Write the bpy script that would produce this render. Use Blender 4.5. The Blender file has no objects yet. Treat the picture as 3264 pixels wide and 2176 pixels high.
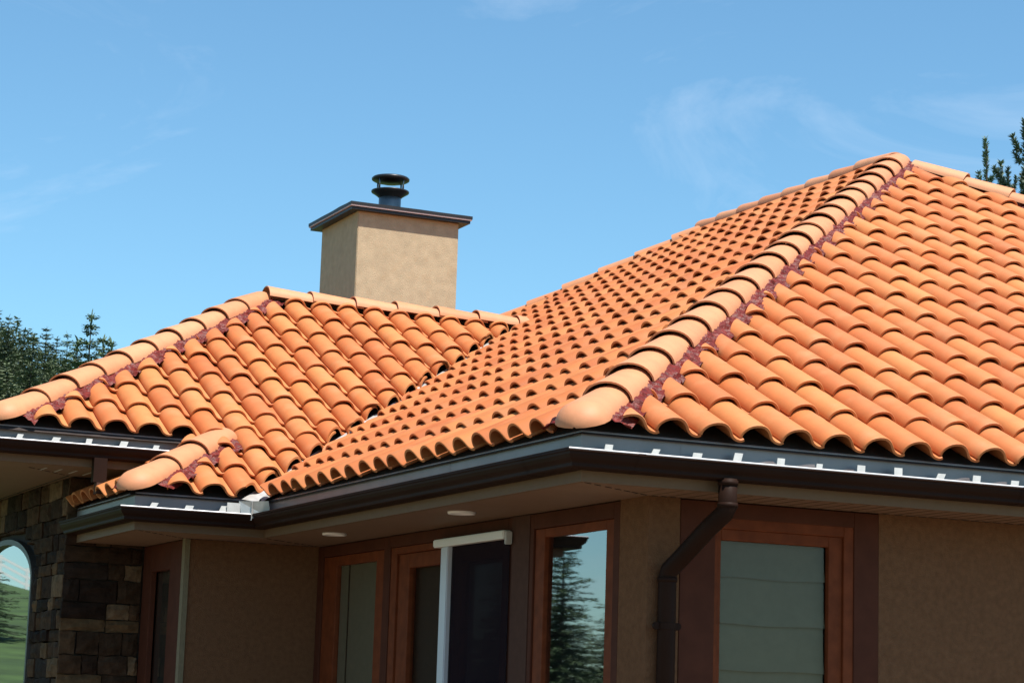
import bpy, bmesh, math, random
from mathutils import Vector, Matrix, noise
random.seed(7)
SC = bpy.context.scene
COL = SC.collection

# ------------------------------------------------------------------ camera
YAW, PITCH, ROLL = 0.4275, 0.1653, 0.0324
CAM = Vector((-4.688, -9.504, -1.373))
FPX = 7066.0                                    # focal length in pixels of a 3264 px wide frame
fw = Vector((math.sin(YAW) * math.cos(PITCH), math.cos(YAW) * math.cos(PITCH), math.sin(PITCH)))
rt = Vector((math.cos(YAW), -math.sin(YAW), 0))
up = rt.cross(fw)
rt2 = rt * math.cos(ROLL) + up * math.sin(ROLL)
up2 = -rt * math.sin(ROLL) + up * math.cos(ROLL)
cd = bpy.data.cameras.new('camera')
cam = bpy.data.objects.new('camera', cd)
COL.objects.link(cam)
cam.matrix_world = Matrix((
    (rt2.x, up2.x, -fw.x, CAM.x), (rt2.y, up2.y, -fw.y, CAM.y), (rt2.z, up2.z, -fw.z, CAM.z), (0, 0, 0, 1)))
cd.sensor_width = 36.0
cd.lens = 36.0 * FPX / 3264.0
cd.clip_end = 3000
SC.camera = cam


def project(P):
    q = Vector(P) - CAM
    z = q.dot(fw)
    return (1632 + FPX * q.dot(rt2) / z, 1088 - FPX * q.dot(up2) / z, z)


# ------------------------------------------------------------------ light and sky
SUN_DIR = Vector((0.12, -0.42, 0.90)).normalized()        # towards the sun
SUN_STRENGTH = 5.0
SKY_STRENGTH = 0.098
sl = bpy.data.lights.new('sun', 'SUN')
sl.energy = SUN_STRENGTH
sl.angle = math.radians(0.5)
sl.color = (1.0, 0.95, 0.87)
so = bpy.data.objects.new('sun', sl)
COL.objects.link(so)
so.rotation_euler = SUN_DIR.to_track_quat('Z', 'Y').to_euler()
so.location = (0, -10, 30)

world = bpy.data.worlds.new('World')
SC.world = world
world.use_nodes = True
nt = world.node_tree
nt.nodes.clear()
wout = nt.nodes.new('ShaderNodeOutputWorld')
bg = nt.nodes.new('ShaderNodeBackground')
sky = nt.nodes.new('ShaderNodeTexSky')
sky.sky_type = 'NISHITA'
sky.sun_disc = False
sky.sun_elevation = math.asin(SUN_DIR.z)
sky.sun_rotation = math.atan2(SUN_DIR.x, SUN_DIR.y)
sky.air_density = 1.0
sky.dust_density = 0.25
sky.ozone_density = 2.5
tint = nt.nodes.new('ShaderNodeMix')
tint.data_type = 'RGBA'
tint.blend_type = 'MULTIPLY'
tint.inputs[0].default_value = 1.0
tint.inputs[7].default_value = (0.76, 1.06, 1.09, 1)
nt.links.new(sky.outputs[0], tint.inputs[6])
# thin cirrus and a few cumulus low down, the same all round
tc = nt.nodes.new('ShaderNodeTexCoord')
mp = nt.nodes.new('ShaderNodeMapping')
mp.inputs['Scale'].default_value = (2.2, 2.2, 6.0)
mp.inputs['Location'].default_value = (17.4, 25.8, 6.6)
mp.inputs['Rotation'].default_value = (0.25, 0.12, 0.4)
nt.links.new(tc.outputs['Generated'], mp.inputs[0])
n1 = nt.nodes.new('ShaderNodeTexNoise')
n1.inputs['Scale'].default_value = 2.3
n1.inputs['Detail'].default_value = 7
n1.inputs['Roughness'].default_value = 0.62
n1.inputs['Distortion'].default_value = 0.9
nt.links.new(mp.outputs[0], n1.inputs['Vector'])
r1 = nt.nodes.new('ShaderNodeMapRange')
r1.inputs[1].default_value = 0.56
r1.inputs[2].default_value = 0.86
r1.inputs[3].default_value = 0.0
r1.inputs[4].default_value = 0.30
nt.links.new(n1.outputs[0], r1.inputs[0])
cl = nt.nodes.new('ShaderNodeMix')
cl.data_type = 'RGBA'
cl.inputs[7].default_value = (6.6, 7.2, 8.0, 1)
nt.links.new(r1.outputs[0], cl.inputs[0])
nt.links.new(tint.outputs[2], cl.inputs[6])
nt.links.new(cl.outputs[2], bg.inputs[0])
bg.inputs[1].default_value = SKY_STRENGTH
nt.links.new(bg.outputs[0], wout.inputs[0])

SC.view_settings.view_transform = 'Standard'
SC.view_settings.look = 'None'
SC.view_settings.exposure = 0.7
SC.view_settings.gamma = 1.0
SC.view_settings.use_curve_mapping = False
try:
    SC.cycles.max_bounces = 8
    SC.cycles.transparent_max_bounces = 12
except Exception:
    pass


# ------------------------------------------------------------------ materials
def mat(name, col, rough=0.7, metal=0.0, var=0.0, nscale=20.0, bump=0.0, bscale=60.0, rnd=None, const=False, spec=0.5, attr=None, dirt=None):
    m = bpy.data.materials.new(name)
    m.use_nodes = True
    t = m.node_tree
    b = t.nodes['Principled BSDF']
    b.inputs['Roughness'].default_value = rough
    b.inputs['Metallic'].default_value = metal
    b.inputs['Specular IOR Level'].default_value = spec
    geo = t.nodes.new('ShaderNodeNewGeometry')
    last = None
    rgb = t.nodes.new('ShaderNodeRGB')
    rgb.outputs[0].default_value = (*col, 1)
    last = rgb.outputs[0]
    if rnd or attr:
        if attr:
            src = t.nodes.new('ShaderNodeAttribute')
            src.attribute_name = attr
            fac = src.outputs['Fac']
        else:
            src = t.nodes.new('ShaderNodeObjectInfo')
            fac = src.outputs['Random']
        ramp = t.nodes.new('ShaderNodeValToRGB')
        cols = rnd
        if const:
            ramp.color_ramp.interpolation = 'CONSTANT'
        els = ramp.color_ramp.elements
        while len(els) < len(cols):
            els.new(0.5)
        for i, c in enumerate(cols):
            els[i].position = i / (len(cols) if const else len(cols) - 1)
            els[i].color = (*c, 1)
        t.links.new(fac, ramp.inputs[0])
        last = ramp.outputs[0]
    if var:
        n = t.nodes.new('ShaderNodeTexNoise')
        n.inputs['Scale'].default_value = nscale
        n.inputs['Detail'].default_value = 5
        t.links.new(geo.outputs['Position'], n.inputs['Vector'])
        mr = t.nodes.new('ShaderNodeMapRange')
        mr.inputs[1].default_value = 0.3
        mr.inputs[2].default_value = 0.7
        mr.inputs[3].default_value = 1 - var
        mr.inputs[4].default_value = 1 + var
        t.links.new(n.outputs[0], mr.inputs[0])
        mx = t.nodes.new('ShaderNodeVectorMath')
        mx.operation = 'SCALE'
        t.links.new(last, mx.inputs[0])
        t.links.new(mr.outputs[0], mx.inputs['Scale'])
        last = mx.outputs[0]
    if dirt:
        n = t.nodes.new('ShaderNodeTexNoise')
        n.inputs['Scale'].default_value = dirt[1]
        n.inputs['Detail'].default_value = 6
        t.links.new(geo.outputs['Position'], n.inputs['Vector'])
        mr = t.nodes.new('ShaderNodeMapRange')
        mr.inputs[1].default_value = 0.52
        mr.inputs[2].default_value = 0.75
        mr.inputs[4].default_value = dirt[2]
        t.links.new(n.outputs[0], mr.inputs[0])
        mx = t.nodes.new('ShaderNodeMix')
        mx.data_type = 'RGBA'
        mx.inputs[7].default_value = (*dirt[0], 1)
        t.links.new(mr.outputs[0], mx.inputs[0])
        t.links.new(last, mx.inputs[6])
        last = mx.outputs[2]
    t.links.new(last, b.inputs['Base Color'])
    if bump:
        n = t.nodes.new('ShaderNodeTexNoise')
        n.inputs['Scale'].default_value = bscale
        n.inputs['Detail'].default_value = 6
        t.links.new(geo.outputs['Position'], n.inputs['Vector'])
        bp = t.nodes.new('ShaderNodeBump')
        bp.inputs['Strength'].default_value = bump
        bp.inputs['Distance'].default_value = 0.01
        t.links.new(n.outputs[0], bp.inputs['Height'])
        t.links.new(bp.outputs[0], b.inputs['Normal'])
    return m


TERRA = [(0.47, 0.132, 0.037), (0.495, 0.160, 0.047), (0.445, 0.127, 0.038), (0.52, 0.186, 0.056), (0.48, 0.164, 0.050), (0.425, 0.114, 0.033)]
M = {}
M['tile'] = mat('terracotta', (0.5, 0.2, 0.08), 0.62, var=0.07, nscale=9, bump=0.12, bscale=180, rnd=TERRA, spec=0.35, dirt=((0.50, 0.25, 0.12), 5.0, 0.35))
M['tile_stuff'] = mat('terracotta_field', (0.5, 0.2, 0.08), 0.62, var=0.07, nscale=9, bump=0.12, bscale=180, rnd=TERRA, spec=0.35, attr='shade', dirt=((0.50, 0.25, 0.12), 5.0, 0.35))
M['cap'] = mat('ridge_clay', (0.58, 0.30, 0.15), 0.6, var=0.06, nscale=12, bump=0.1, bscale=150,
               rnd=[(0.515, 0.205, 0.092), (0.555, 0.240, 0.115), (0.525, 0.212, 0.098), (0.57, 0.262, 0.132)], spec=0.35)
M['deck'] = mat('underlay', (0.035, 0.025, 0.022), 0.9, var=0.2)
M['foil'] = mat('red_foil', (0.125, 0.014, 0.009), 0.46, var=0.45, nscale=40, bump=0.6, bscale=60, spec=0.22)
M['brown_metal'] = mat('brown_gutter_metal', (0.022, 0.0105, 0.007), 0.55, var=0.15, nscale=3, spec=0.06)
M['bead'] = mat('lip_sun_glint', (0.75, 0.73, 0.72), 0.35, metal=0.3)  # pale colour paints the sun glint along the brown gutter lip
M['slate_metal'] = mat('grey_flashing', (0.24, 0.20, 0.19), 0.42, metal=0.35, var=0.12, nscale=5)
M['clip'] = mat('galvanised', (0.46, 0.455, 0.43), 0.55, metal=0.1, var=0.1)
M['pale_metal'] = mat('valley_metal', (0.5, 0.48, 0.45), 0.42, metal=0.5, var=0.1)
M['fascia'] = mat('fascia_paint', (0.150, 0.095, 0.055), 0.6, var=0.05, spec=0.2)
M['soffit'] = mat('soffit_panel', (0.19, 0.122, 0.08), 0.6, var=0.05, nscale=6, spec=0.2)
M['vent'] = mat('vent_gap', (0.01, 0.01, 0.01), 0.9)
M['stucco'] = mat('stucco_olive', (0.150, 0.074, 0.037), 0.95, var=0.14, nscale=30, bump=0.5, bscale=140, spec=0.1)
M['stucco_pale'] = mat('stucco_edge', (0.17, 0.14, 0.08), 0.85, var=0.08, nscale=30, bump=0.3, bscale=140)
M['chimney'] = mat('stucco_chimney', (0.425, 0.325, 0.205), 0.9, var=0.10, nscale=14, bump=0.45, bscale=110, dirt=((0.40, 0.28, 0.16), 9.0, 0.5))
M['cap_dark'] = mat('chimney_cap_metal', (0.022, 0.020, 0.021), 0.45, var=0.1, spec=0.3)
M['cap_pink'] = mat('chimney_cap_edge', (0.50, 0.38, 0.36), 0.5)
M['steel'] = mat('stainless', (0.16, 0.155, 0.15), 0.3, metal=1.0, var=0.15, nscale=12)
M['black_steel'] = mat('black_steel', (0.03, 0.03, 0.033), 0.38, metal=0.5)
M['wood'] = mat('stained_wood', (0.145, 0.036, 0.012), 0.6, var=0.2, nscale=14, spec=0.12)
M['wood_dark'] = mat('brown_trim', (0.075, 0.024, 0.013), 0.65, var=0.12, nscale=10, spec=0.1)
M['pillar'] = mat('brown_panel', (0.075, 0.036, 0.025), 0.7, var=0.1, spec=0.1)
M['white'] = mat('white_aluminium', (0.78, 0.77, 0.72), 0.4)
M['rail'] = mat('grey_aluminium', (0.62, 0.64, 0.68), 0.35, metal=0.2)
M['blind'] = mat('pale_blind', (0.150, 0.137, 0.10), 0.9, var=0.05)
M['screen'] = mat('dark_mesh', (0.022, 0.016, 0.020), 1.0, spec=0.0)
_t = M['screen'].node_tree
_tr = _t.nodes.new('ShaderNodeBsdfTransparent')
_mx = _t.nodes.new('ShaderNodeMixShader')
_mx.inputs[0].default_value = 0.62
_t.links.new(_tr.outputs[0], _mx.inputs[1])
_t.links.new(_t.nodes['Principled BSDF'].outputs[0], _mx.inputs[2])
_t.links.new(_mx.outputs[0], _t.nodes['Material Output'].inputs[0])
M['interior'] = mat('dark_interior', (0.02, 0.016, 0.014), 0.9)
M['lamp_trim'] = mat('downlight_trim', (0.8, 0.8, 0.78), 0.5)
M['arch_frame'] = mat('grey_arch_frame', (0.06, 0.055, 0.05), 0.5)
STONES = [(0.022, 0.013, 0.009), (0.060, 0.033, 0.018), (0.105, 0.062, 0.031), (0.034, 0.019, 0.012), (0.075, 0.044, 0.024), (0.042, 0.024, 0.014), (0.13, 0.082, 0.046), (0.028, 0.018, 0.013), (0.052, 0.030, 0.018)]
M['stone'] = mat('wall_stone', (0.2, 0.15, 0.1), 0.9, var=0.35, nscale=14, bump=0.9, bscale=30, rnd=STONES, const=True, spec=0.08)
M['mortar'] = mat('mortar', (0.035, 0.025, 0.019), 0.95, var=0.2)
M['bounce_paving'] = mat('bounce_paving', (0.17, 0.115, 0.075), 0.9, var=0.2, nscale=3)  # tinted warm for the light it bounces
M['lawn'] = mat('lawn', (0.055, 0.10, 0.022), 0.95, var=0.35, nscale=0.8, bump=0.4, bscale=8, dirt=((0.035, 0.07, 0.02), 0.25, 0.7))
M['bark'] = mat('bark', (0.07, 0.05, 0.035), 0.95, var=0.3)
M['conifer'] = mat('conifer_leaf', (0.04, 0.07, 0.03), 0.8, rnd=[(0.10, 0.135, 0.075), (0.115, 0.15, 0.08), (0.105, 0.14, 0.08)], var=0.5, nscale=1.3)  # leaf colours lightened to stand in for distance haze
M['conifer_light'] = mat('conifer_leaf_light', (0.06, 0.09, 0.035), 0.8, rnd=[(0.065, 0.105, 0.045), (0.085, 0.125, 0.055)], var=0.5, nscale=1.5)
M['wood_mass'] = mat('woodland', (0.12, 0.15, 0.08), 0.9, var=0.55, nscale=0.35)  # haze over the hillside is painted in by lightening this colour
M['pine'] = mat('pine_needle', (0.13, 0.17, 0.09), 0.6, var=0.35, nscale=6)
M['pine_dark'] = mat('pine_needle_dark', (0.07, 0.10, 0.065), 0.7, var=0.3, nscale=6)
M['shrub'] = mat('shrub_leaf', (0.07, 0.11, 0.025), 0.8, var=0.4, nscale=5)


def glass_mat(name, tint, refl, rough=0.0):
    m = bpy.data.materials.new(name)
    m.use_nodes = True
    t = m.node_tree
    t.nodes.clear()
    o = t.nodes.new('ShaderNodeOutputMaterial')
    tr = t.nodes.new('ShaderNodeBsdfTransparent')
    tr.inputs[0].default_value = (*tint, 1)
    gl = t.nodes.new('ShaderNodeBsdfGlossy')
    gl.inputs[0].default_value = (0.95, 0.97, 1, 1)
    gl.inputs['Roughness'].default_value = rough
    lw = t.nodes.new('ShaderNodeLayerWeight')
    lw.inputs[0].default_value = 0.5
    pw = t.nodes.new('ShaderNodeMath')
    pw.operation = 'POWER'
    pw.inputs[1].default_value = 3.6
    t.links.new(lw.outputs['Facing'], pw.inputs[0])
    fr = t.nodes.new('ShaderNodeMapRange')
    fr.inputs[3].default_value = refl
    fr.inputs[4].default_value = 0.95
    t.links.new(pw.outputs[0], fr.inputs[0])
    mx = t.nodes.new('ShaderNodeMixShader')
    t.links.new(fr.outputs[0], mx.inputs[0])
    t.links.new(tr.outputs[0], mx.inputs[1])
    t.links.new(gl.outputs[0], mx.inputs[2])
    t.links.new(mx.outputs[0], o.inputs[0])
    return m


M['glass'] = glass_mat('window_glass', (0.80, 0.81, 0.75), 0.018)
M['glass_coated'] = glass_mat('coated_glass', (0.55, 0.6, 0.6), 0.24, 0.016)


# ------------------------------------------------------------------ helpers
def link(name, me, m, parent=None, smooth=False):
    o = bpy.data.objects.new(name, me)
    COL.objects.link(o)
    if m is not None and not me.materials:
        me.materials.append(m)
    if smooth:
        for p in me.polygons:
            p.use_smooth = True
    if parent is not None:
        o.parent = parent
        if parent is HOUSE:
            o.matrix_parent_inverse = HOUSE_INV
    return o


def from_bm(name, bm, m, parent=None, smooth=False):
    me = bpy.data.meshes.new(name)
    bmesh.ops.recalc_face_normals(bm, faces=bm.faces)
    bm.to_mesh(me)
    bm.free()
    return link(name, me, m, parent, smooth)


def from_data(name, v, f, m, parent=None, smooth=False):
    me = bpy.data.meshes.new(name)
    me.from_pydata([tuple(x) for x in v], [], f)
    me.update()
    return link(name, me, m, parent, smooth)


def add_box(bm, x0, x1, y0, y1, z0, z1):
    vs = [bm.verts.new(c) for c in ((x0, y0, z0), (x1, y0, z0), (x1, y1, z0), (x0, y1, z0), (x0, y0, z1), (x1, y0, z1), (x1, y1, z1), (x0, y1, z1))]
    for q in ((0, 3, 2, 1), (4, 5, 6, 7), (0, 1, 5, 4), (1, 2, 6, 5), (2, 3, 7, 6), (3, 0, 4, 7)):
        bm.faces.new([vs[i] for i in q])


def box(name, x0, x1, y0, y1, z0, z1, m, parent=None, bevel=0.0):
    bm = bmesh.new()
    add_box(bm, min(x0, x1), max(x0, x1), min(y0, y1), max(y0, y1), min(z0, z1), max(z0, z1))
    if bevel:
        bmesh.ops.bevel(bm, geom=list(bm.edges), offset=bevel, segments=2, affect='EDGES')
    return from_bm(name, bm, m, parent)


def tube(name, pts, rad, m, parent=None, n=14, smooth=True, closed_ends=True):
    """sweep a circle along a polyline (rad may be one value per point)"""
    pts = [Vector(p) for p in pts]
    rads = rad if isinstance(rad, (list, tuple)) else [rad] * len(pts)
    v, f = [], []
    ref = None
    for i, p in enumerate(pts):
        d = (pts[min(i + 1, len(pts) - 1)] - pts[max(i - 1, 0)]).normalized()
        if ref is None:
            ref = d.orthogonal().normalized()
        a = (ref - d * ref.dot(d)).normalized()
        ref = a
        b = d.cross(a)
        for k in range(n):
            t = 2 * math.pi * k / n
            v.append(p + (a * math.cos(t) + b * math.sin(t)) * rads[i])
    for i in range(len(pts) - 1):
        for k in range(n):
            f.append((i * n + k, i * n + (k + 1) % n, (i + 1) * n + (k + 1) % n, (i + 1) * n + k))
    if closed_ends:
        f.append(tuple(range(n - 1, -1, -1)))
        f.append(tuple((len(pts) - 1) * n + k for k in range(n)))
    return from_data(name, v, f, m, parent, smooth)


def lathe(name, prof, centre, m, parent=None, n=28, smooth=True):
    v, f = [], []
    for r, z in prof:
        for k in range(n):
            t = 2 * math.pi * k / n
            v.append((centre[0] + r * math.cos(t), centre[1] + r * math.sin(t), centre[2] + z))
    for i in range(len(prof) - 1):
        for k in range(n):
            f.append((i * n + k, i * n + (k + 1) % n, (i + 1) * n + (k + 1) % n, (i + 1) * n + k))
    o = from_data(name, v, f, m, parent, smooth)
    return o


# ------------------------------------------------------------------ measures of the house
TAN = 0.5721
TH = math.atan(TAN)
CO, SI = math.cos(TH), math.sin(TH)
TW = 0.24                # tile pitch across
EX = 0.3764              # course exposure up the slope
W = 5.84                 # half width of the main hip roof
YV = 4.806               # where the wing's eave meets the main eave
YR = 8.37                # wing ridge
RW = YR - YV
Y_END = 8.99             # far end of the main ridge
D_UP = 0.833             # set-back of the wing's upper eave
Y_UP = YV + D_UP
Z_UP = D_UP * TAN
S_UP = D_UP / CO
X_EXT = -0.90            # left eave of the low bay
X_WING = -1.66           # left eave of the wing
HC = 0.107
ZS = -0.267              # soffit
GROUND = -2.9

HOUSE = bpy.data.objects.new('house', None)
COL.objects.link(HOUSE)
HOUSE.location = (3.0, 4.0, GROUND)
HOUSE.empty_display_size = 0.5
HOUSE_INV = Matrix.Translation((-3.0, -4.0, -GROUND))
HOUSE['label'] = 'stucco and stone house under an orange clay tile hip roof with a tan chimney'
HOUSE['category'] = 'house'

# ------------------------------------------------------------------ ground
def smooth01(t):
    t = max(0.0, min(1.0, t))
    return t * t * (3 - 2 * t)


def ground_z(x, y):
    t = max(0.0, y - 16)
    t = min(t, 86.0)
    z = GROUND + 0.1 * (t - 6 * (1 - math.exp(-t / 6))) * smooth01((x + 34) / 18)
    z += 0.26 * smooth01((x + 2) / 14) * max(0.0, min(y, 104) - 80)
    return z


gv, gf = [], []
xs = [-1500, -700, -300, -150, -100, -75] + [-60 + 4 * i for i in range(41)] + [120, 150, 200, 300, 700, 1500]
ys = [-1500, -700, -300, -150, -80, -50, -30] + [-20 + 5 * i for i in range(45)] + [230, 300, 450, 800, 1500]
for y in ys:
    for x in xs:
        gv.append((x, y, ground_z(max(-300, min(300, x)), min(y, 220)) + 0.12 * noise.noise(Vector((x * .07, y * .07, 0)))))
for j in range(len(ys) - 1):
    for i in range(len(xs) - 1):
        a = j * len(xs) + i
        gf.append((a, a + 1, a + 1 + len(xs), a + len(xs)))
g = from_data('ground', gv, gf, M['lawn'], None, True)
g['kind'] = 'structure'
pv = from_data('patio', [(-12, -22, GROUND + .16), (20, -22, GROUND + .16), (20, 9.0, GROUND + .16), (-12, 9.0, GROUND + .16)], [(0, 1, 2, 3)], M['bounce_paving'])  # out-of-view ground, added to throw warm bounce light onto walls and soffits
pv['kind'] = 'structure'

# ------------------------------------------------------------------ roof tiles
PROF = [(0.026, 0.008), (0.034, 0.022), (0.060, 0.038), (0.11, 0.0530), (0.18, 0.0665), (0.27, 0.0765), (0.37, 0.0818), (0.47, 0.0830), (0.56, 0.0800),
        (0.64, 0.0715), (0.71, 0.0580), (0.765, 0.0415), (0.81, 0.0250), (0.86, 0.0125), (0.92, 0.0045), (1.0, 0.0), (1.045, 0.0005), (1.09, 0.006)]
TL = EX + 0.07
THICK = 0.0155
DROP = 0.033 / EX        # how far the head of a tile lies below its nose


def tile_mesh():
    pts = [(u * TW, h) for u, h in PROF]
    nor = []
    for i in range(len(pts)):
        a, b = pts[max(0, i - 1)], pts[min(len(pts) - 1, i + 1)]
        d = Vector((b[0] - a[0], b[1] - a[1])).normalized()
        nor.append((-d.y, d.x))
    low = [(p[0] - n[0] * THICK, p[1] - n[1] * THICK) for p, n in zip(pts, nor)]
    n = len(pts)
    bm = bmesh.new()
    ring = []
    for s, inset in ((0.0, 0.0035), (0.006, 0.0), (TL, 0.0)):
        top = [bm.verts.new((p[0] - q[0] * inset, s, p[1] - q[1] * inset - s * DROP)) for p, q in zip(pts, nor)]
        bot = [bm.verts.new((p[0], s, p[1] - s * DROP)) for p in low]
        if s > 0.1:                      # the head is drawn in a little so that it nests under the next nose
            for v in top + bot:
                if v.co.x < 0.8 * TW:
                    v.co.x = 0.45 * TW + (v.co.x - 0.45 * TW) * 0.93
        ring.append((top, bot))
    for k in range(2):
        (t0, b0), (t1, b1) = ring[k], ring[k + 1]
        for i in range(n - 1):
            bm.faces.new((t0[i], t0[i + 1], t1[i + 1], t1[i]))
            bm.faces.new((b0[i + 1], b0[i], b1[i], b1[i + 1]))
        bm.faces.new((t0[0], t1[0], b1[0], b0[0]))
        bm.faces.new((t0[-1], b0[-1], b1[-1], t1[-1]))
    for (t, b), fl in ((ring[0], 1), (ring[-1], 0)):
        for i in range(n - 1):
            q = (t[i], b[i], b[i + 1], t[i + 1])
            bm.faces.new(q if fl else q[::-1])
    bmesh.ops.recalc_face_normals(bm, faces=bm.faces)
    me = bpy.data.meshes.new('roof_tile')
    bm.to_mesh(me)
    bm.free()
    for p in me.polygons:
        p.use_smooth = True
    me.set_sharp_from_angle(angle=math.radians(42))
    return me


TILE = tile_mesh()
TILE.materials.append(M['tile'])

FRAMES = {
    'front': (Vector((0, 0, 0)), Vector((1, 0, 0)), Vector((0, CO, SI)), Vector((0, -SI, CO))),
    'left': (Vector((0, 0, 0)), Vector((0, -1, 0)), Vector((CO, 0, SI)), Vector((-SI, 0, CO))),
    'wing': (Vector((0, YV, 0)), Vector((1, 0, 0)), Vector((0, CO, SI)), Vector((0, -SI, CO))),
    'bay': (Vector((X_EXT, 0, 0)), Vector((0, -1, 0)), Vector((CO, 0, SI)), Vector((-SI, 0, CO))),
    'wingleft': (Vector((X_WING, 0, Z_UP)), Vector((0, -1, 0)), Vector((CO, 0, SI)), Vector((-SI, 0, CO))),
}


def tile_matrix(fr, u, s, rng):
    o, U, S, N = FRAMES[fr]
    p = o + U * (u + rng.uniform(-.002, .002)) + S * (s + rng.uniform(-.010, .010)) + N * rng.uniform(-.002, .004)
    a = rng.uniform(-.011, .011)
    U2 = (U * math.cos(a) + S * math.sin(a)).normalized()
    S2 = N.cross(U2)
    b = rng.uniform(-.004, .004)
    S3 = (S2 * math.cos(b) + N * math.sin(b)).normalized()
    N3 = U2.cross(S3)
    return Matrix(((U2.x, S3.x, N3.x, p.x), (U2.y, S3.y, N3.y, p.y), (U2.z, S3.z, N3.z, p.z), (0, 0, 0, 1)))


CORNERS = [Vector((u, s, 0.03)) for u in (0.0, TW * 1.09) for s in (0.0, TL)]


class Tile:
    __slots__ = ('slope', 'mw', 'mesh', 'size', 'mid')


ALL_TILES = []


def place(slope, fr, u, s, planes, rng, smax=None):
    """planes: vertical half planes (point_xy, normal_xy); a tile is kept where normal . (p - point) >= 0"""
    mw = tile_matrix(fr, u, s, rng)
    cs = [mw @ c for c in CORNERS]
    cut = []
    for (px, py), (nx, ny) in planes:
        ds = [nx * (c.x - px) + ny * (c.y - py) for c in cs]
        if max(ds) <= 0.0:
            return None
        if min(ds) < 0:
            cut.append(((px, py), (nx, ny)))
    t = Tile()
    t.slope, t.mw, t.mesh = slope, mw, TILE
    if cut:
        bm = bmesh.new()
        bm.from_mesh(TILE)
        inv = mw.inverted()
        for (px, py), (nx, ny) in cut:
            co = inv @ Vector((px, py, cs[0].z))
            no = (mw.to_3x3().transposed() @ Vector((nx, ny, 0))).normalized()
            r = bmesh.ops.bisect_plane(bm, geom=list(bm.verts) + list(bm.edges) + list(bm.faces), dist=1e-5, plane_co=co, plane_no=-no, clear_outer=True)
            ed = [e for e in r['geom_cut'] if isinstance(e, bmesh.types.BMEdge)]
            try:
                bmesh.ops.holes_fill(bm, edges=ed, sides=0)
            except Exception:
                pass
        if len(bm.verts) < 12:
            bm.free()
            return None
        ext = max(v.co.y for v in bm.verts) - min(v.co.y for v in bm.verts)
        extu = max(v.co.x for v in bm.verts) - min(v.co.x for v in bm.verts)
        if ext < 0.06 or extu < 0.05:
            bm.free()
            return None
        me = bpy.data.meshes.new('roof_tile_cut')
        bm.to_mesh(me)
        bm.free()
        for p in me.polygons:
            p.use_smooth = True
        me.set_sharp_from_angle(angle=math.radians(42))
        t.mesh = me
    # apparent size
    pj = [project(mw @ Vector((u_, s_, h_))) for u_, s_, h_ in ((0, 0, 0), (TW, 0, 0), (0, EX, 0), (TW * .5, 0, .08))]
    mid = project(mw @ Vector((TW * .5, EX * .4, .08)))
    a = abs((pj[1][0] - pj[0][0]) * (pj[2][1] - pj[0][1]) - (pj[1][1] - pj[0][1]) * (pj[2][0] - pj[0][0]))
    a += abs((pj[1][0] - pj[0][0]) * (pj[3][1] - pj[0][1]) - (pj[1][1] - pj[0][1]) * (pj[3][0] - pj[0][0])) * .5
    inside = -60 < mid[0] < 3330 and 300 < mid[1] < 2176
    t.size = a * (1 if inside else 0)
    t.mid = mid
    ALL_TILES.append(t)
    return t


R2 = math.sqrt(.5)
HM = 0.188               # cut-back of the tiles from a hip line
rng = random.Random(3)
# front slope of the main roof: hips x=y and x=2W-y, ridge point (W, W)
hipL = ((HM * R2, -HM * R2), (R2, -R2))
hipR = ((2 * W - .23 * R2, -.23 * R2), (-R2, -R2))
for k in range(18):
    s = k * EX
    y = s * CO
    for i in range(-2, 50):
        u = 0.4212 - TW + i * TW
        if u + TW < y - 0.2 or u > 2 * W - y + 0.2:
            continue
        if s + 0.15 > W / CO:
            continue
        place('front', 'front', u, s, [hipL, hipR], rng)
# left slope of the main roof
hipB = ((0, 2 * 0 + Y_END + W - HM / R2), (-R2, -R2))
valley = ((0.0, YV - 0.055), (R2, -R2))
ridgeM = ((W - 0.05, 0), (-1, 0))
for k in range(18):
    s = k * EX
    x = s * CO
    for j in range(-2, 66):
        yt = 0.2835 + TW * j               # the tip (low point) on the right of a tile
        u = -yt - TW
        ymin, ymax = yt, yt + TW
        if ymax < x - 0.1 or ymin > Y_END + W - x:
            continue
        if x < RW - 0.5 and ymin > YV + x + 0.45:
            continue
        pl = [((-HM * R2, HM * R2), (-R2, R2)), hipB, ridgeM]
        if ymin < YR + 0.1 and x < RW + .2:
            pl.append(valley)
        place('left', 'left', u, s, pl, rng)
# front slope of the wing with the low bay in front of it
vW = ((-0.055, YV), (-R2, R2))                      # keep the left side of the valley
hipW = ((X_WING + .18 * R2, Y_UP - .18 * R2), (R2, -R2))
hipE = ((X_EXT + .18 * R2, YV - .18 * R2), (R2, -R2))
ridgeW = ((0, YR - 0.10), (0, -1))
hipE2 = ((X_EXT - 0.05, YV + 0.05), (R2, -R2))


def valley_cut():
    q = rng.uniform(0.055, 0.13)
    return ((-q, YV), (-R2, R2))


PH = -0.4274
X_SPLIT = X_EXT + D_UP + 0.02
rows_low = [0.0, 0.36, 0.72, 1.06]
for k, s in enumerate(rows_low):
    for i in range(-4, 12):
        u = PH - TW + i * TW
        if s > S_UP - 0.2 and u + TW * .5 < X_SPLIT + 0.05:
            continue
        if s > 1:
            pl = [valley_cut()]
        elif abs(s - .72) < .01:
            pl = [valley_cut(), hipE2]
        else:
            pl = [valley_cut(), hipE]
        place('wing', 'wing', u, s, pl, rng)
for k in range(0, 12):
    s = S_UP + k * EX
    if s + 0.12 > RW / CO:
        continue
    for i in range(-10, 22):
        u = PH - TW + i * TW
        if k == 0 and u + TW * .5 > X_SPLIT + 0.06:
            continue
        place('wing', 'wing', u, s, [valley_cut(), hipW, ridgeW], rng)
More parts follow.
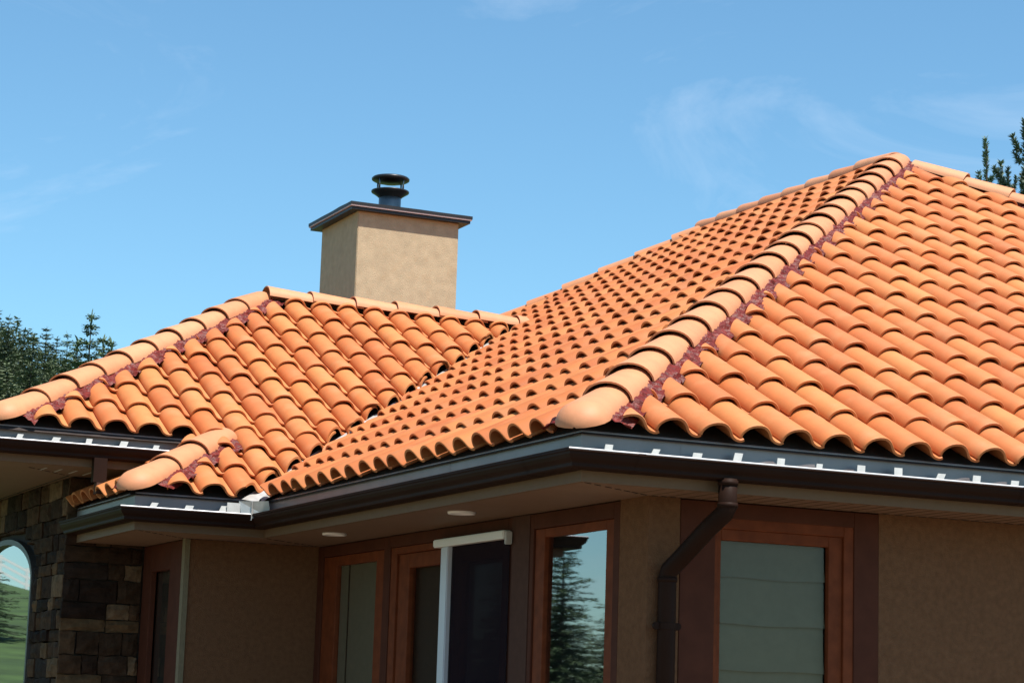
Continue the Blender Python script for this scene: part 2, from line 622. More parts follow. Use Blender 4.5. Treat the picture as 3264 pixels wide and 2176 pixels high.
# left slope of the low bay, under the wing's overhang
for k in range(3):
    s = k * EX
    for j in range(-2, 9):
        yt = YV + 0.10 + TW * j
        place('bay', 'bay', -yt - TW, s, [((X_EXT - HM * R2, YV + HM * R2), (-R2, R2)), ((0, 6.44), (0, -1)), ((X_EXT + D_UP, 0), (-1, 0))], rng)
# left slope of the wing
for k in range(10):
    s = k * EX
    for j in range(-2, 26):
        yt = Y_UP + 0.10 + TW * j
        place('wingleft', 'wingleft', -yt - TW, s, [((X_WING - HM * R2, Y_UP + HM * R2), (-R2, R2)), ((X_WING, 2 * YR - Y_UP - HM), (-R2, -R2))], rng)

SLOPES = {}
DK = 0.055   # the deck lies this far under the tile tips


def slope_poly(key, pts, label=None):
    v = [Vector(p) - Vector((0, 0, DK)) for p in pts]
    o = from_data('roof_slope', v, [tuple(range(len(v)))], M['deck'], HOUSE)
    if label:
        o['label'] = label
    SLOPES[key] = o
    return o


ZW = W * TAN
ZR = RW * TAN
slope_poly('front', [(0.03, 0.03, 0.017), (2 * W, 0.03, 0.017), (W, W, ZW)], 'wide front slope with large barrel tiles')
YB = Y_END + W
slope_poly('left', [(0.03, 0.03, 0.017), (W, W, ZW), (W, Y_END, ZW), (0.0, YB, 0.0), (0.03, YV, 0.017)], 'long left slope with tile noses seen from the side')
slope_poly('wing', [(X_EXT, YV + .03, 0.017), (0, YV + .03, 0.017), (RW, YR, ZR), (X_WING + YR - Y_UP, YR, ZR), (X_WING, Y_UP, Z_UP), (X_EXT + D_UP, Y_UP, Z_UP)], 'front slope of the wing below the chimney')
slope_poly('bay', [(X_EXT + .03, YV, 0.017), (X_EXT + D_UP, Y_UP, Z_UP), (X_EXT + D_UP, 6.45, Z_UP), (X_EXT + .03, 6.45, 0.017)], 'small side slope under the wing overhang')
slope_poly('wingleft', [(X_WING, Y_UP, Z_UP), (X_WING + YR - Y_UP, YR, ZR), (X_WING, 2 * YR - Y_UP, Z_UP)])
# slopes at the back, plain clay colour
for pts in ([(2 * W, 0, 0), (2 * W, YB, 0), (W, Y_END, ZW), (W, W, ZW)], [(2 * W, YB, 0), (0, YB, 0), (W, Y_END, ZW)],
            [(RW, YR, ZR), (0, 2 * YR - YV, 0), (X_WING, 2 * YR - Y_UP, Z_UP), (X_WING + YR - Y_UP, YR, ZR)]):
    from_data('roof_slope', [Vector(p) - Vector((0, 0, 0.02)) for p in pts], [tuple(range(len(pts)))], M['tile_stuff'], HOUSE)

rank = sorted(ALL_TILES, key=lambda t: -t.size)
single = [t for t in rank[:300] if t.size > 0]
rest = [t for t in ALL_TILES if t not in set(single)]
for t in single:
    o = bpy.data.objects.new('roof_tile', t.mesh)
    if not t.mesh.materials:
        t.mesh.materials.append(M['tile'])
    COL.objects.link(o)
    o.parent = SLOPES[t.slope]
    o.matrix_local = t.mw
for key in SLOPES:
    bm = bmesh.new()
    lay = bm.loops.layers.float_color.new('shade')
    n = 0
    for t in rest:
        if t.slope != key:
            continue
        nf = len(bm.faces)
        nv = len(bm.verts)
        bm.from_mesh(t.mesh)
        bm.verts.ensure_lookup_table()
        bm.faces.ensure_lookup_table()
        for v in bm.verts[nv:]:
            v.co = t.mw @ v.co
        c = rng.random()
        for f in bm.faces[nf:]:
            for l in f.loops:
                l[lay] = (c, c, c, 1)
        n += 1
    if n:
        me = bpy.data.meshes.new('roof_tiling')
        bm.to_mesh(me)
        me.set_sharp_from_angle(angle=math.radians(42))
        o = link('roof_tiling', me, M['tile_stuff'], SLOPES[key])
        o['kind'] = 'stuff'
    bm.free()


# ------------------------------------------------------------------ hip and ridge caps
def cap_mesh(rounded=False, length=0.47, a0=0.136, b0=0.104, a1=0.116, b1=0.086):
    """half-round cap: x across, y along (nose at 0), z up; crown of the nose at z=0"""
    bm = bmesh.new()
    n = 14
    th = 0.010
    secs = []
    if rounded:
        for q in (0.0, 0.25, 0.5, 0.75):
            y = -0.135 * math.cos(q * math.pi / 2)
            k = math.sin(q * math.pi / 2) if q else 0.05
            secs.append((y, max(k, .06), 0.0))
    secs += [(0.0, 1.0, 0.0), (0.008, 1.0, 0.0), (length, None, 0.0)]
    rings = []
    for y, k, _ in secs:
        if k is None:
            a, b, dz = a1, b1, -0.017
        else:
            a, b, dz = a0 * k, b0 * k, 0.0
        base = -b0
        top, bot = [], []
        for i in range(n + 1):
            t = math.pi * i / n
            x, z = -a * math.cos(t), b * math.sin(t)
            x2, z2 = -(a - th * min(1, (k or 1) * 1.0)) * math.cos(t), (b - th * (k or 1)) * math.sin(t)
            top.append(bm.verts.new((x, y, base + z + (dz if k is None else 0) + (0 if k is None else 0))))
            bot.append(bm.verts.new((x2, y, base + z2 + (dz if k is None else 0))))
        rings.append((top, bot))
    for j in range(len(rings) - 1):
        (t0, b0_), (t1, b1_) = rings[j], rings[j + 1]
        for i in range(n):
            bm.faces.new((t0[i], t0[i + 1], t1[i + 1], t1[i]))
            bm.faces.new((b0_[i + 1], b0_[i], b1_[i], b1_[i + 1]))
        bm.faces.new((t0[0], t1[0], b1_[0], b0_[0]))
        bm.faces.new((t0[-1], b0_[-1], b1_[-1], t1[-1]))
    for t, b in (rings[0], rings[-1]):
        for i in range(n):
            bm.faces.new((t[i], b[i], b[i + 1], t[i + 1]))
    bmesh.ops.recalc_face_normals(bm, faces=bm.faces)
    me = bpy.data.meshes.new('ridge_tile')
    bm.to_mesh(me)
    bm.free()
    for p in me.polygons:
        p.use_smooth = True
    me.set_sharp_from_angle(angle=math.radians(50))
    me.materials.append(M['cap'])
    return me


CAP = cap_mesh()
CAP_END = cap_mesh(True)


def cap_frame(p, d, jit=0.0):
    d = d.normalized()
    X = d.cross(Vector((0, 0, 1))).normalized()
    Z = X.cross(d)
    if jit:
        a = rng.uniform(-jit, jit)
        d2 = (d * math.cos(a) + X * math.sin(a)).normalized()
        X = (X * math.cos(a) - d * math.sin(a)).normalized()
        d = d2
        Z = X.cross(d)
    return Matrix(((X.x, d.x, Z.x, p.x), (X.y, d.y, Z.y, p.y), (X.z, d.z, Z.z, p.z), (0, 0, 0, 1)))


def cap_run(parent, p0, p1, first, step, end_cap=True, last_over=0.0):
    p0, p1 = Vector(p0), Vector(p1)
    d = (p1 - p0)
    L = d.length + last_over
    d.normalize()
    s = first
    k = 0
    while s < L - 0.15:
        o = bpy.data.objects.new('ridge_tile', CAP_END if (k == 0 and end_cap) else CAP)
        COL.objects.link(o)
        o.parent = parent
        o.matrix_local = cap_frame(p0 + d * s + Vector((0, 0, rng.uniform(-.004, .004))), d, 0.012)
        if k == 0 and end_cap:
            o['label'] = 'rounded starter cap closing the low end of the hip'
        s += step + rng.uniform(-.006, .006)
        k += 1


def foil(p0, p1, slopes, width=0.232, inner=0.04, lift=0.028):
    """crinkled red flashing on both sides of a hip line; slopes: outward directions lying in each roof plane, square to the line"""
    p0, p1 = Vector(p0), Vector(p1)
    d = p1 - p0
    L = d.length
    d.normalize()
    v, f = [], []
    nx, ny = 7, int(L / 0.022)
    for side in slopes:
        side = Vector(side)
        side = (side - d * side.dot(d)).normalized()
        nrm = d.cross(side)
        if nrm.z < 0:
            nrm = -nrm
        b0 = len(v)
        for j in range(ny + 1):
            for i in range(nx + 1):
                w = inner + (width - inner) * i / nx
                q = p0 + d * (L * j / ny)
                amp = 0.008 + 0.010 * i / nx
                h = lift + amp * noise.noise(q * 42 + Vector((w * 60, 0, 3.1))) * 1.6 + 0.010 * noise.noise(q * 9) + 0.02 * (1 - i / nx)
                e = 0.006 * noise.noise(q * 11) if i == nx else 0.004 * noise.noise(q * 60 + Vector((i, 0, 0)))
                v.append(q + side * (w + e) + nrm * h)
        for j in range(ny):
            for i in range(nx):
                a = b0 + j * (nx + 1) + i
                f.append((a, a + 1, a + nx + 2, a + nx + 1))
    return from_data('hip_flashing', v, f, M['foil'], HOUSE)


UPV = Vector((0, 0, 1))
SF = Vector((0, -CO, -SI))     # downslope of planes facing -y
SLL = Vector((-CO, 0, -SI))    # downslope of planes facing -x
# main hip
h1 = foil((0.08, 0.08, 0.08 * TAN), (W, W, ZW), (SF, SLL))
cap_run(h1, (0, 0, HC), (W, W, ZW + HC), 0.05, 0.398)
# hip at the far end of the main ridge
h2 = foil((0, YB, 0), (W, Y_END, ZW), (SLL,))
cap_run(h2, (0, YB, HC), (W, Y_END, ZW + HC), 0.1, 0.398)
# right front hip
h3 = foil((2 * W, 0, -.03), (W, W, ZW - .03), (SF,), 0.12)
cap_run(h3, (2 * W, 0, HC), (W + .1, W - .1, ZW - .057 + HC), 0.05, 0.41)
# main ridge
rg = box('ridge_board', W - .02, W + .02, W, Y_END, ZW - .05, ZW + .01, M['deck'], HOUSE)
cap_run(rg, (W, Y_END + .1, ZW + HC + .005), (W, W + .02, ZW + HC + .005), 0.0, 0.40, False, -0.05)
# wing hip, wing ridge, bay hip
QX = X_WING + (YR - Y_UP)
h4 = foil((X_WING + .1, Y_UP + .1, Z_UP + .1 * TAN), (QX, YR, ZR), (SF, SLL))
cap_run(h4, (X_WING, Y_UP, Z_UP + HC), (QX, YR, ZR + HC), 0.10, 0.398)
rg2 = box('ridge_board', QX, RW, YR - .02, YR + .02, ZR - .05, ZR + .005, M['deck'], HOUSE)
cap_run(rg2, (QX + .03, YR, ZR + HC + .005), (RW + .12, YR, ZR + HC + .005), 0.02, 0.393, False, 0.0)
h5 = foil((X_EXT + .09, YV + .09, .09 * TAN), (X_EXT + D_UP, Y_UP, Z_UP), (SF, SLL))
cap_run(h5, (X_EXT, YV, HC), (X_EXT + D_UP, Y_UP, Z_UP + HC), 0.05, 0.40, True, 0.12)

# valley flashing: a pale metal trough between main left slope and the wing
vv, vf = [], []
for j in range(40):
    t = RW * j / 39
    q = Vector((t, YV + t, t * TAN - 0.02))
    for off, hh in ((Vector((-.13, .0, 0)), 0.0), (Vector((-.012, .012, 0)), -.012), (Vector((0, 0, 0)), 0.012), (Vector((.012, -.012, 0)), -.012), (Vector((0, -.13, 0)), 0.0)):
        w = q + off
        vv.append((w.x, w.y, w.z + hh))
for j in range(39):
    for i in range(4):
        a = j * 5 + i
        vf.append((a, a + 1, a + 6, a + 5))
from_data('valley_flashing', vv, vf, M['pale_metal'], HOUSE)


# ------------------------------------------------------------------ gutters, flashing strips, fascia
def sweep(name, pts, prof, z, m, parent, smooth=False, ends=(None, None)):
    """pts: eave line in plan, walked so that outside is on the left-hand side of travel... each profile point is (outward, height).
    ends: an extra neighbour point at either end, so that the end is mitred against the next run."""
    P = [Vector((p[0], p[1])) for p in pts]
    full = ([Vector(ends[0])] if ends[0] else []) + P + ([Vector(ends[1])] if ends[1] else [])
    o0 = 1 if ends[0] else 0
    v, f = [], []
    n = len(prof)
    for i in range(len(P)):
        k = i + o0
        d0 = (full[k] - full[k - 1]).normalized() if k > 0 else None
        d1 = (full[k + 1] - full[k]).normalized() if k < len(full) - 1 else None
        d0 = d0 or d1
        d1 = d1 or d0
        n0, n1 = Vector((-d0.y, d0.x)), Vector((-d1.y, d1.x))
        mm = n0 + n1
        mm = mm / max(0.2, mm.dot(n0))
        for a, h in prof:
            v.append((P[i].x + mm.x * a, P[i].y + mm.y * a, z + h))
    for i in range(len(P) - 1):
        for k in range(n - 1):
            f.append((i * n + k, i * n + k + 1, (i + 1) * n + k + 1, (i + 1) * n + k))
    return from_data(name, v, f, m, parent, smooth)


# K-style gutter: outer face, bottom, inside
GUT = [(0.066, -0.130), (0.066, -0.1235), (0.0755, -0.1235), (0.0765, -0.134), (0.070, -0.138), (0.069, -0.150), (0.060, -0.168), (0.046, -0.180), (0.040, -0.188),
       (0.040, -0.204), (0.034, -0.210), (-0.052, -0.212), (-0.056, -0.205), (-0.056, -0.105), (-0.053, -0.105), (-0.053, -0.204), (0.030, -0.206), (0.036, -0.186),
       (0.058, -0.165), (0.066, -0.148), (0.066, -0.130)]
BEAD = [(0.064, -0.1228), (0.0668, -0.1195), (0.0725, -0.1190), (0.0765, -0.1215), (0.0770, -0.1258), (0.0740, -0.1290)]
STRIP = [(-0.075, -0.014), (-0.056, -0.015), (-0.052, -0.021), (-0.0505, -0.12), (-0.0505, -0.19)]
FASC = [(-0.090, -0.02), (-0.060, -0.02), (-0.060, -0.2655), (-0.090, -0.2655), (-0.090, -0.02)]
# outside lies on the left of travel: along the front go from +x to -x?  (normal = (-dy, dx)); travelling -x gives normal (0,-1): outside
XR = 2 * W
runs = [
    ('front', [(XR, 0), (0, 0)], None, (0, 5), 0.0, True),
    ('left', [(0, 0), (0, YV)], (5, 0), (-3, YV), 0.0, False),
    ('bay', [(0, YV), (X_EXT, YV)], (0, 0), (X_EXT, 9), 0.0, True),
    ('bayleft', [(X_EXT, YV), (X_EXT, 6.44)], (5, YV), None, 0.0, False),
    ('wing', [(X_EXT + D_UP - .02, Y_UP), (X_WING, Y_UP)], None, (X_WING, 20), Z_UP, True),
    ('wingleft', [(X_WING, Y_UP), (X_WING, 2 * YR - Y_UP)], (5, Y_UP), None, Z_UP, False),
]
GUTTERS = {}
for key, pts, e0, e1, z, sunny in runs:
    gobj = sweep('gutter', pts, GUT, z, M['brown_metal'], HOUSE, ends=(e0, e1))
    GUTTERS[key] = gobj
    sweep('gutter_lip', pts, BEAD, z, M['bead'] if sunny else M['brown_metal'], gobj, True, ends=(e0, e1))  # sun-facing runs take the painted glint colour, the others plain brown
    sweep('drip_flashing', pts, STRIP, z, M['slate_metal'], HOUSE, ends=(e0, e1))
    sweep('fascia', pts, FASC, z, M['fascia'], HOUSE, ends=(e0, e1))


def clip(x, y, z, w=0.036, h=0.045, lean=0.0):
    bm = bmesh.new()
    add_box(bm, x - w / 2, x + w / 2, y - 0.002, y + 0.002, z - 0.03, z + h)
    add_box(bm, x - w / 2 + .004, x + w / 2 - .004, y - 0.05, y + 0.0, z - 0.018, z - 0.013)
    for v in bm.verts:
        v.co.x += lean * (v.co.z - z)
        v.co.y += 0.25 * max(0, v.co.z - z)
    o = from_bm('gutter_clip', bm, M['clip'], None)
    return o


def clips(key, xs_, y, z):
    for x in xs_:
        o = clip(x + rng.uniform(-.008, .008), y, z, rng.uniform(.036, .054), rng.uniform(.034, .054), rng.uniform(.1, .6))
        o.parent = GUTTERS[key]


# lapped joints of the gutters and a seam of the left flashing strip
for nm, pts_, z_ in (('gutter_joint', [(0, .46), (0, .50)], 0.0), ('gutter_joint', [(.34, 0), (.30, 0)], 0.0), ('gutter_joint', [(2.62, 0), (2.58, 0)], 0.0)):
    sweep(nm, pts_, [(a + (0.0015 if a > 0 else 0), h - 0.001) for a, h in GUT[1:12]], z_, M['brown_metal'], GUTTERS['left' if pts_[0][0] == 0 else 'front'])
for pts_ in ([(0, 1.66), (0, 1.70)], [(1.42, 0), (1.40, 0)], [(0.62, 0), (0.60, 0)]):
    sweep('flashing_joint', pts_, [(a + 0.0015, h) for a, h in STRIP], 0.0, M['slate_metal'], GUTTERS['left' if pts_[0][0] == 0 else 'front'])
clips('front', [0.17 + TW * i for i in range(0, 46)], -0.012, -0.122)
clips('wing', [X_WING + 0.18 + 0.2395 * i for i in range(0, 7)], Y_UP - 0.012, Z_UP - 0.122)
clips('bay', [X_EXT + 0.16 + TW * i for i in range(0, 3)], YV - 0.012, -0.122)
# seams in the flashing strip and the splash guard where the gutters meet in the inside corner
bm = bmesh.new()
add_box(bm, -0.235, -0.08, YV - 0.020, YV - 0.017, -0.165, -0.050)
add_box(bm, -0.083, -0.080, YV - 0.085, YV - 0.017, -0.165, -0.035)
from_bm('splash_guard', bm, M['clip'], HOUSE)
bm = bmesh.new()
vs = [bm.verts.new(c) for c in ((-0.15, YV - 0.01, -0.035), (0.01, YV - 0.155, -0.035), (0.035, YV - 0.150, -0.150), (-0.13, YV - 0.03, -0.150))]
bm.faces.new(vs)
r = bmesh.ops.extrude_face_region(bm, geom=list(bm.faces))
for v in r['geom']:
    if isinstance(v, bmesh.types.BMVert):
        v.co += Vector((-.003, -.003, 0))
from_bm('valley_spout', bm, M['pale_metal'], HOUSE)

# ------------------------------------------------------------------ soffits
def sheet(name, pts, z0, z1, m, parent):
    bm = bmesh.new()
    vs = [bm.verts.new((p[0], p[1], z0)) for p in pts]
    fc = bm.faces.new(vs)
    r = bmesh.ops.extrude_face_region(bm, geom=[fc])
    for v in r['geom']:
        if isinstance(v, bmesh.types.BMVert):
            v.co.z = z1
    return from_bm(name, bm, m, parent)


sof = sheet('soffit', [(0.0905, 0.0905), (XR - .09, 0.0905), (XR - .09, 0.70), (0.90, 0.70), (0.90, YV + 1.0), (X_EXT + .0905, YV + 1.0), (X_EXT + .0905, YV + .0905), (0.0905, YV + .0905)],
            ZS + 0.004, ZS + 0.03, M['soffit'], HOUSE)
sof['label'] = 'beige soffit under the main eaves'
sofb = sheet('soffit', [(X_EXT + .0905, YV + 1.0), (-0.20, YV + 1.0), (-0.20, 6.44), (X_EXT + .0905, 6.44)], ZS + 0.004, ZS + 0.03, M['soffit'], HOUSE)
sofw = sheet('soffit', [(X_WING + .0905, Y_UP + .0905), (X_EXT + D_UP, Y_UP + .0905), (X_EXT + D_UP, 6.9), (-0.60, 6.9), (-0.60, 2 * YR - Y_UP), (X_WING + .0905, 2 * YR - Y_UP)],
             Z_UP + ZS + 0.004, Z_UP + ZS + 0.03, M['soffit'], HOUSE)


def thin_line(name, a, b, w, z, m, parent, dash=0.0):
    a, b = Vector(a), Vector(b)
    d = (b - a)
    L = d.length
    d.normalize()
    s = Vector((-d.y, d.x, 0)) * w / 2
    bm = bmesh.new()
    t = 0.0
    while t < L:
        e = min(L, t + (dash if dash else L))
        q = [a + d * t + s, a + d * e + s, a + d * e - s, a + d * t - s]
        vs = [bm.verts.new((p.x, p.y, z)) for p in q] + [bm.verts.new((p.x, p.y, z - 0.002)) for p in q]
        for qd in ((3, 2, 1, 0), (4, 5, 6, 7), (0, 1, 5, 4), (1, 2, 6, 5), (2, 3, 7, 6), (3, 0, 4, 7)):
            bm.faces.new([vs[i] for i in qd])
        t = e + (dash * (0.3 + rng.random() * .5) if dash else 1)
    o = from_bm(name, bm, m, parent)
    if dash:
        o['kind'] = 'stuff'
    return o


zv = ZS + 0.003
thin_line('soffit_vent', (2.05, 0.447, 0), (XR - 1, 0.447, 0), 0.008, zv, M['vent'], sof, 0.05)
thin_line('soffit_vent', (0.66, 0.447, 0), (0.83, 0.447, 0), 0.008, zv, M['vent'], sof, 0.03)
thin_line('soffit_joint', (0.10, 0.10, 0), (0.62, 0.44, 0), 0.006, zv, M['vent'], sof, 0.06)
thin_line('soffit_joint', (X_EXT + .1, YV + .1, 0), (-0.35, 5.38, 0), 0.006, zv, M['vent'], sof, 0.06)
thin_line('soffit_joint', (0.1, YV + .12, 0), (0.62, 5.37, 0), 0.006, zv, M['vent'], sof, 0.06)
thin_line('soffit_vent', (-.33, 5.385, 0), (0.62, 5.385, 0), 0.008, zv, M['vent'], sof, 0.05)
thin_line('soffit_joint', (X_WING + .35, Y_UP + .38, 0), (-0.93, 6.43, 0), 0.008, Z_UP + zv, M['vent'], sofw, 0.07)
for k in range(4):
    thin_line('sunlit_sliver', (-1.20 + .115 * k, 5.96 + 0.03 * k, 0), (-1.20 + .115 * k, 6.16 + .05 * k, 0), 0.012, Z_UP + zv, M['clip'], sofw)  # pale strips stand in for slivers of sunlight on the wing soffit
thin_line('soffit_vent', (-0.935, 6.4, 0), (-0.935, 11, 0), 0.010, Z_UP + zv, M['vent'], sofw)
# panel grooves of the front soffit
for k in range(34):
    thin_line('soffit_groove', (0.55 + .10 * k, 0.10, 0), (0.55 + .10 * k, 0.44, 0), 0.004, zv + .0005, M['fascia'], sof)
for yy in (2.06, 4.14):
    dl = lathe('downlight', [(0.0, 0.0), (0.055, 0.0), (0.060, -0.010), (0.078, -0.012), (0.080, -0.004), (0.080, 0.004)], (0.300, yy, ZS + 0.003), M['lamp_trim'], sof)

# ------------------------------------------------------------------ walls
XL = 0.645
YF = 0.46
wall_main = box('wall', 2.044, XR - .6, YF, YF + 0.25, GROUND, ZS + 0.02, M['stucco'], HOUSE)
post = bmesh.new()
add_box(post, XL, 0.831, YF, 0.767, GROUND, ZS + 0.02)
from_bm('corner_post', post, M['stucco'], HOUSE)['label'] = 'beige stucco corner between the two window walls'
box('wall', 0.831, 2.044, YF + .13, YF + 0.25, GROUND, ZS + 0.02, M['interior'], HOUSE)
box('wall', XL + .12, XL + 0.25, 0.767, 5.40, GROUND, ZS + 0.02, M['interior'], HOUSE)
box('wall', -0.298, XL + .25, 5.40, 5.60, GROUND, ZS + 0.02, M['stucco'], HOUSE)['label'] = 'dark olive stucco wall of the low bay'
box('corner_trim', -0.335, -0.2985, 5.385, 5.45, GROUND, ZS + 0.018, M['stucco_pale'], HOUSE)
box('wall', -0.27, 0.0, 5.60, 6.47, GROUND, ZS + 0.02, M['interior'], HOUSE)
box('wall', XR - .85, XR - .6, YF + .25, YB - .6, GROUND, ZS + .02, M['stucco'], HOUSE)
box('wall', -0.66, XR - .6, YB - .85, YB - .6, GROUND, ZS + .02, M['stucco'], HOUSE)


def frame_obj(name, plane, a0, a1, z0, z1, w, dep0, dep1, m, parent, wl=None, wr=None, wt=None, wb=None, bevel=0.003):
    """rectangular ring of four butted boards; plane 'x' means the wall faces -x at XL-like position (dep measured outward negative)"""
    ax, pos = plane
    wl, wr, wt, wb = (w if q is None else q for q in (wl, wr, wt, wb))
    bm = bmesh.new()

    def b(p0, p1, q0, q1):
        if ax == 'x':
            add_box(bm, pos - dep1, pos - dep0, p0, p1, q0, q1)
        else:
            add_box(bm, p0, p1, pos - dep1, pos - dep0, q0, q1)
    b(a0, a0 + wl, z0, z1)
    b(a1 - wr, a1, z0, z1)
    b(a0 + wl, a1 - wr, z1 - wt, z1)
    b(a0 + wl, a1 - wr, z0, z0 + wb)
    if bevel:
        bmesh.ops.bevel(bm, geom=list(bm.edges), offset=bevel, segments=1, affect='EDGES')
    return from_bm(name, bm, m, parent)


def panel(name, plane, a0, a1, z0, z1, dep, m, parent, th=0.004):
    ax, pos = plane
    if name == 'pane':
        if ax == 'x':
            return from_data(name, [(pos - dep, a0, z0), (pos - dep, a0, z1), (pos - dep, a1, z1), (pos - dep, a1, z0)], [(0, 1, 2, 3)], m, parent)
        return from_data(name, [(a0, pos - dep, z0), (a1, pos - dep, z0), (a1, pos - dep, z1), (a0, pos - dep, z1)], [(0, 1, 2, 3)], m, parent)
    if ax == 'x':
        return box(name, pos - dep - th, pos - dep, a0, a1, z0, z1, m, parent)
    return box(name, a0, a1, pos - dep - th, pos - dep, z0, z1, m, parent)


PXW = ('x', XL)
PYW = ('y', YF)
ZB = -2.55
# window next to the corner, reflecting the trees
wa = frame_obj('window', PXW, 0.770, 1.865, ZB, -0.268, 0.06, -0.04, 0.0, M['wood_dark'], HOUSE, wl=.07, wr=.045, wt=.085)
wa['label'] = 'window with mirror-like glass beside the corner post'
frame_obj('sash', PXW, 0.842, 1.818, ZB + .08, -0.355, 0.10, -0.055, -0.012, M['wood'], wa, wl=.102, wr=.120, wt=.049)
pn = panel('pane', PXW, 0.940, 1.702, ZB + .17, -0.400, -0.034, M['glass_coated'], wa)
for v_ in pn.data.vertices:          # the pane sits a touch askew in its sash
    v_.co.x += 0.014 * (v_.co.y - 1.32)
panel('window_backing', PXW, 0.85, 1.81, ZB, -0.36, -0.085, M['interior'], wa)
# brown pier
box('pier', XL - .004, XL + .10, 1.868, 2.108, GROUND, -0.268, M['pillar'], HOUSE)
# patio door group
dr = frame_obj('patio_door', PXW, 2.110, 4.026, GROUND, -0.268, 0.05, -0.04, 0.002, M['wood_dark'], HOUSE, wt=.075, wr=.022)
dr['label'] = 'wooden patio door with a white roll screen frame'
frame_obj('door_casing', PXW, 2.162, 4.002, GROUND, -0.345, 0.05, -0.05, -0.006, M['wood'], dr, wt=.045, wr=.10)
ds = frame_obj('door_leaf', PXW, 3.000, 3.900, GROUND + .05, -0.392, 0.11, -0.07, -0.022, M['wood'], dr, wr=.18, wl=.10, wt=.092)
panel('pane', PXW, 3.098, 3.722, GROUND + .2, -0.482, -0.05, M['glass'], ds)
ds2 = frame_obj('door_leaf', PXW, 2.125, 2.990, GROUND + .05, -0.392, 0.11, -0.07, -0.022, M['wood'], dr, wr=.12, wl=.16, wt=.092)
panel('pane', PXW, 2.280, 2.875, GROUND + .2, -0.482, -0.05, M['glass'], ds2)
panel('screen_mesh', PXW, 2.110, 2.945, GROUND + .02, -0.392, 0.012, M['screen'], dr)
bm = bmesh.new()
add_box(bm, XL - .060, XL - .004, 2.112, 3.150, -0.392, -0.344)
bmesh.ops.bevel(bm, geom=list(bm.edges), offset=.006, segments=2, affect='EDGES')
from_bm('screen_cassette', bm, M['white'], dr)
box('screen_rail', XL - .045, XL - .006, 2.950, 3.055, GROUND + .02, -0.3925, M['rail'], dr, 0.006)
box('cassette_bracket', XL - .05, XL - .01, 2.085, 2.112, -0.425, -0.350, M['clip'], dr, .004)
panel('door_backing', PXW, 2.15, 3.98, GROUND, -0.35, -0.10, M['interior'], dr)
# narrow window at the inside corner
w1 = frame_obj('window', PXW, 4.030, 5.392, ZB, -0.269, 0.06, -0.04, 0.0, M['wood_dark'], HOUSE, wl=.09, wr=.10, wt=.075)
w1['label'] = 'narrow window with a pale blind at the inside corner'
frame_obj('sash', PXW, 4.122, 5.290, ZB + .08, -0.346, 0.16, -0.055, -0.012, M['wood'], w1, wl=.158, wr=.255, wt=.066)
panel('pane', PXW, 4.270, 5.045, ZB + .15, -0.410, -0.040, M['glass'], w1)
panel('blind', PXW, 4.282, 4.86, ZB + .15, -0.405, -0.052, M['blind'], w1)
panel('blind', PXW, 4.885, 5.03, ZB + .15, -0.405, -0.050, M['blind'], w1)
# front window with roman shade
w2 = frame_obj('window', PYW, 0.833, 2.042, ZB, -0.268, 0.10, -0.05, 0.004, M['wood_dark'], HOUSE, wl=.205, wr=.155, wt=.082)
w2['label'] = 'tall window with a pale roman shade behind the downspout'
frame_obj('casing', PYW, 1.036, 1.889, ZB + .1, -0.3475, 0.06, -0.05, -0.004, M['wood'], w2, wl=.022, wr=.062, wt=.056)
frame_obj('sash', PYW, 1.056, 1.829, ZB + .15, -0.4025, 0.06, -0.06, -0.022, M['wood'], w2, wl=.032, wr=.085, wt=.058)
panel('pane', PYW, 1.080, 1.750, ZB + .2, -0.455, -0.048, M['glass'], w2)
zz = -0.455
for k, zn in enumerate((-0.637, -0.877, -1.113, -1.35, -1.60, -1.85)):
    bm = bmesh.new()
    n = 8
    x0, x1 = 1.070, 1.745
    rows = []
    for i in range(n + 1):
        t = i / n
        zc = zz + (zn - zz) * t - (0.012 if i == n else 0)
        yo = YF + 0.075 - 0.014 * t ** 2 - (0.004 if i == n else 0)
        rows.append([bm.verts.new((x0 + (x1 - x0) * j / 6, yo, zc + 0.004 * math.sin(j * 1.3 + k))) for j in range(7)])
    for i in range(n):
        for j in range(6):
            bm.faces.new((rows[i][j], rows[i][j + 1], rows[i + 1][j + 1], rows[i + 1][j]))
    from_bm('shade_fold', bm, M['blind'], w2, True)
    zz = zn
# window on the side of the low bay (seen edge-on)
PBW = ('x', -0.33)
w3 = frame_obj('window', PBW, 5.452, 6.446, ZB, -0.268, 0.20, -0.04, 0.0, M['wood_dark'], HOUSE, wl=.30, wr=.22, wt=.19)
w3['label'] = 'narrow dark window between the corner trim and the stone wall'
panel('pane', PBW, 5.74, 6.24, ZB + .15, -0.44, -0.045, M['glass'], w3)

# downspout at the front
dsp = tube('downspout', [(0.833, -0.015, -0.205), (0.833, -0.015, -0.345), (0.826, 0.0, -0.372), (0.80, 0.12, -0.445), (0.755, 0.32, -0.590), (0.738, 0.395, -0.640), (0.735, 0.408, -0.675), (0.735, 0.408, -2.85)],
           0.047, M['brown_metal'], HOUSE)
dsp['label'] = 'dark brown downspout with two elbows beside the window'
for zz in (-0.225, -0.335):
    tube('pipe_collar', [(0.833, -0.015, zz - .012), (0.833, -0.015, zz + .012)], 0.051, M['brown_metal'], dsp)
tube('pipe_collar', [(0.735, 0.408, -0.70), (0.735, 0.408, -0.676)], 0.051, M['brown_metal'], dsp)
bm = bmesh.new()
for sx in (-1, 1):
    bmesh.ops.create_cone(bm, cap_ends=True, segments=14, radius1=0.019, radius2=0.019, depth=0.02,
                          matrix=Matrix.Translation((0.735 + sx * 0.060, 0.405, -0.922)) @ Matrix.Rotation(math.pi / 2, 4, 'X'))
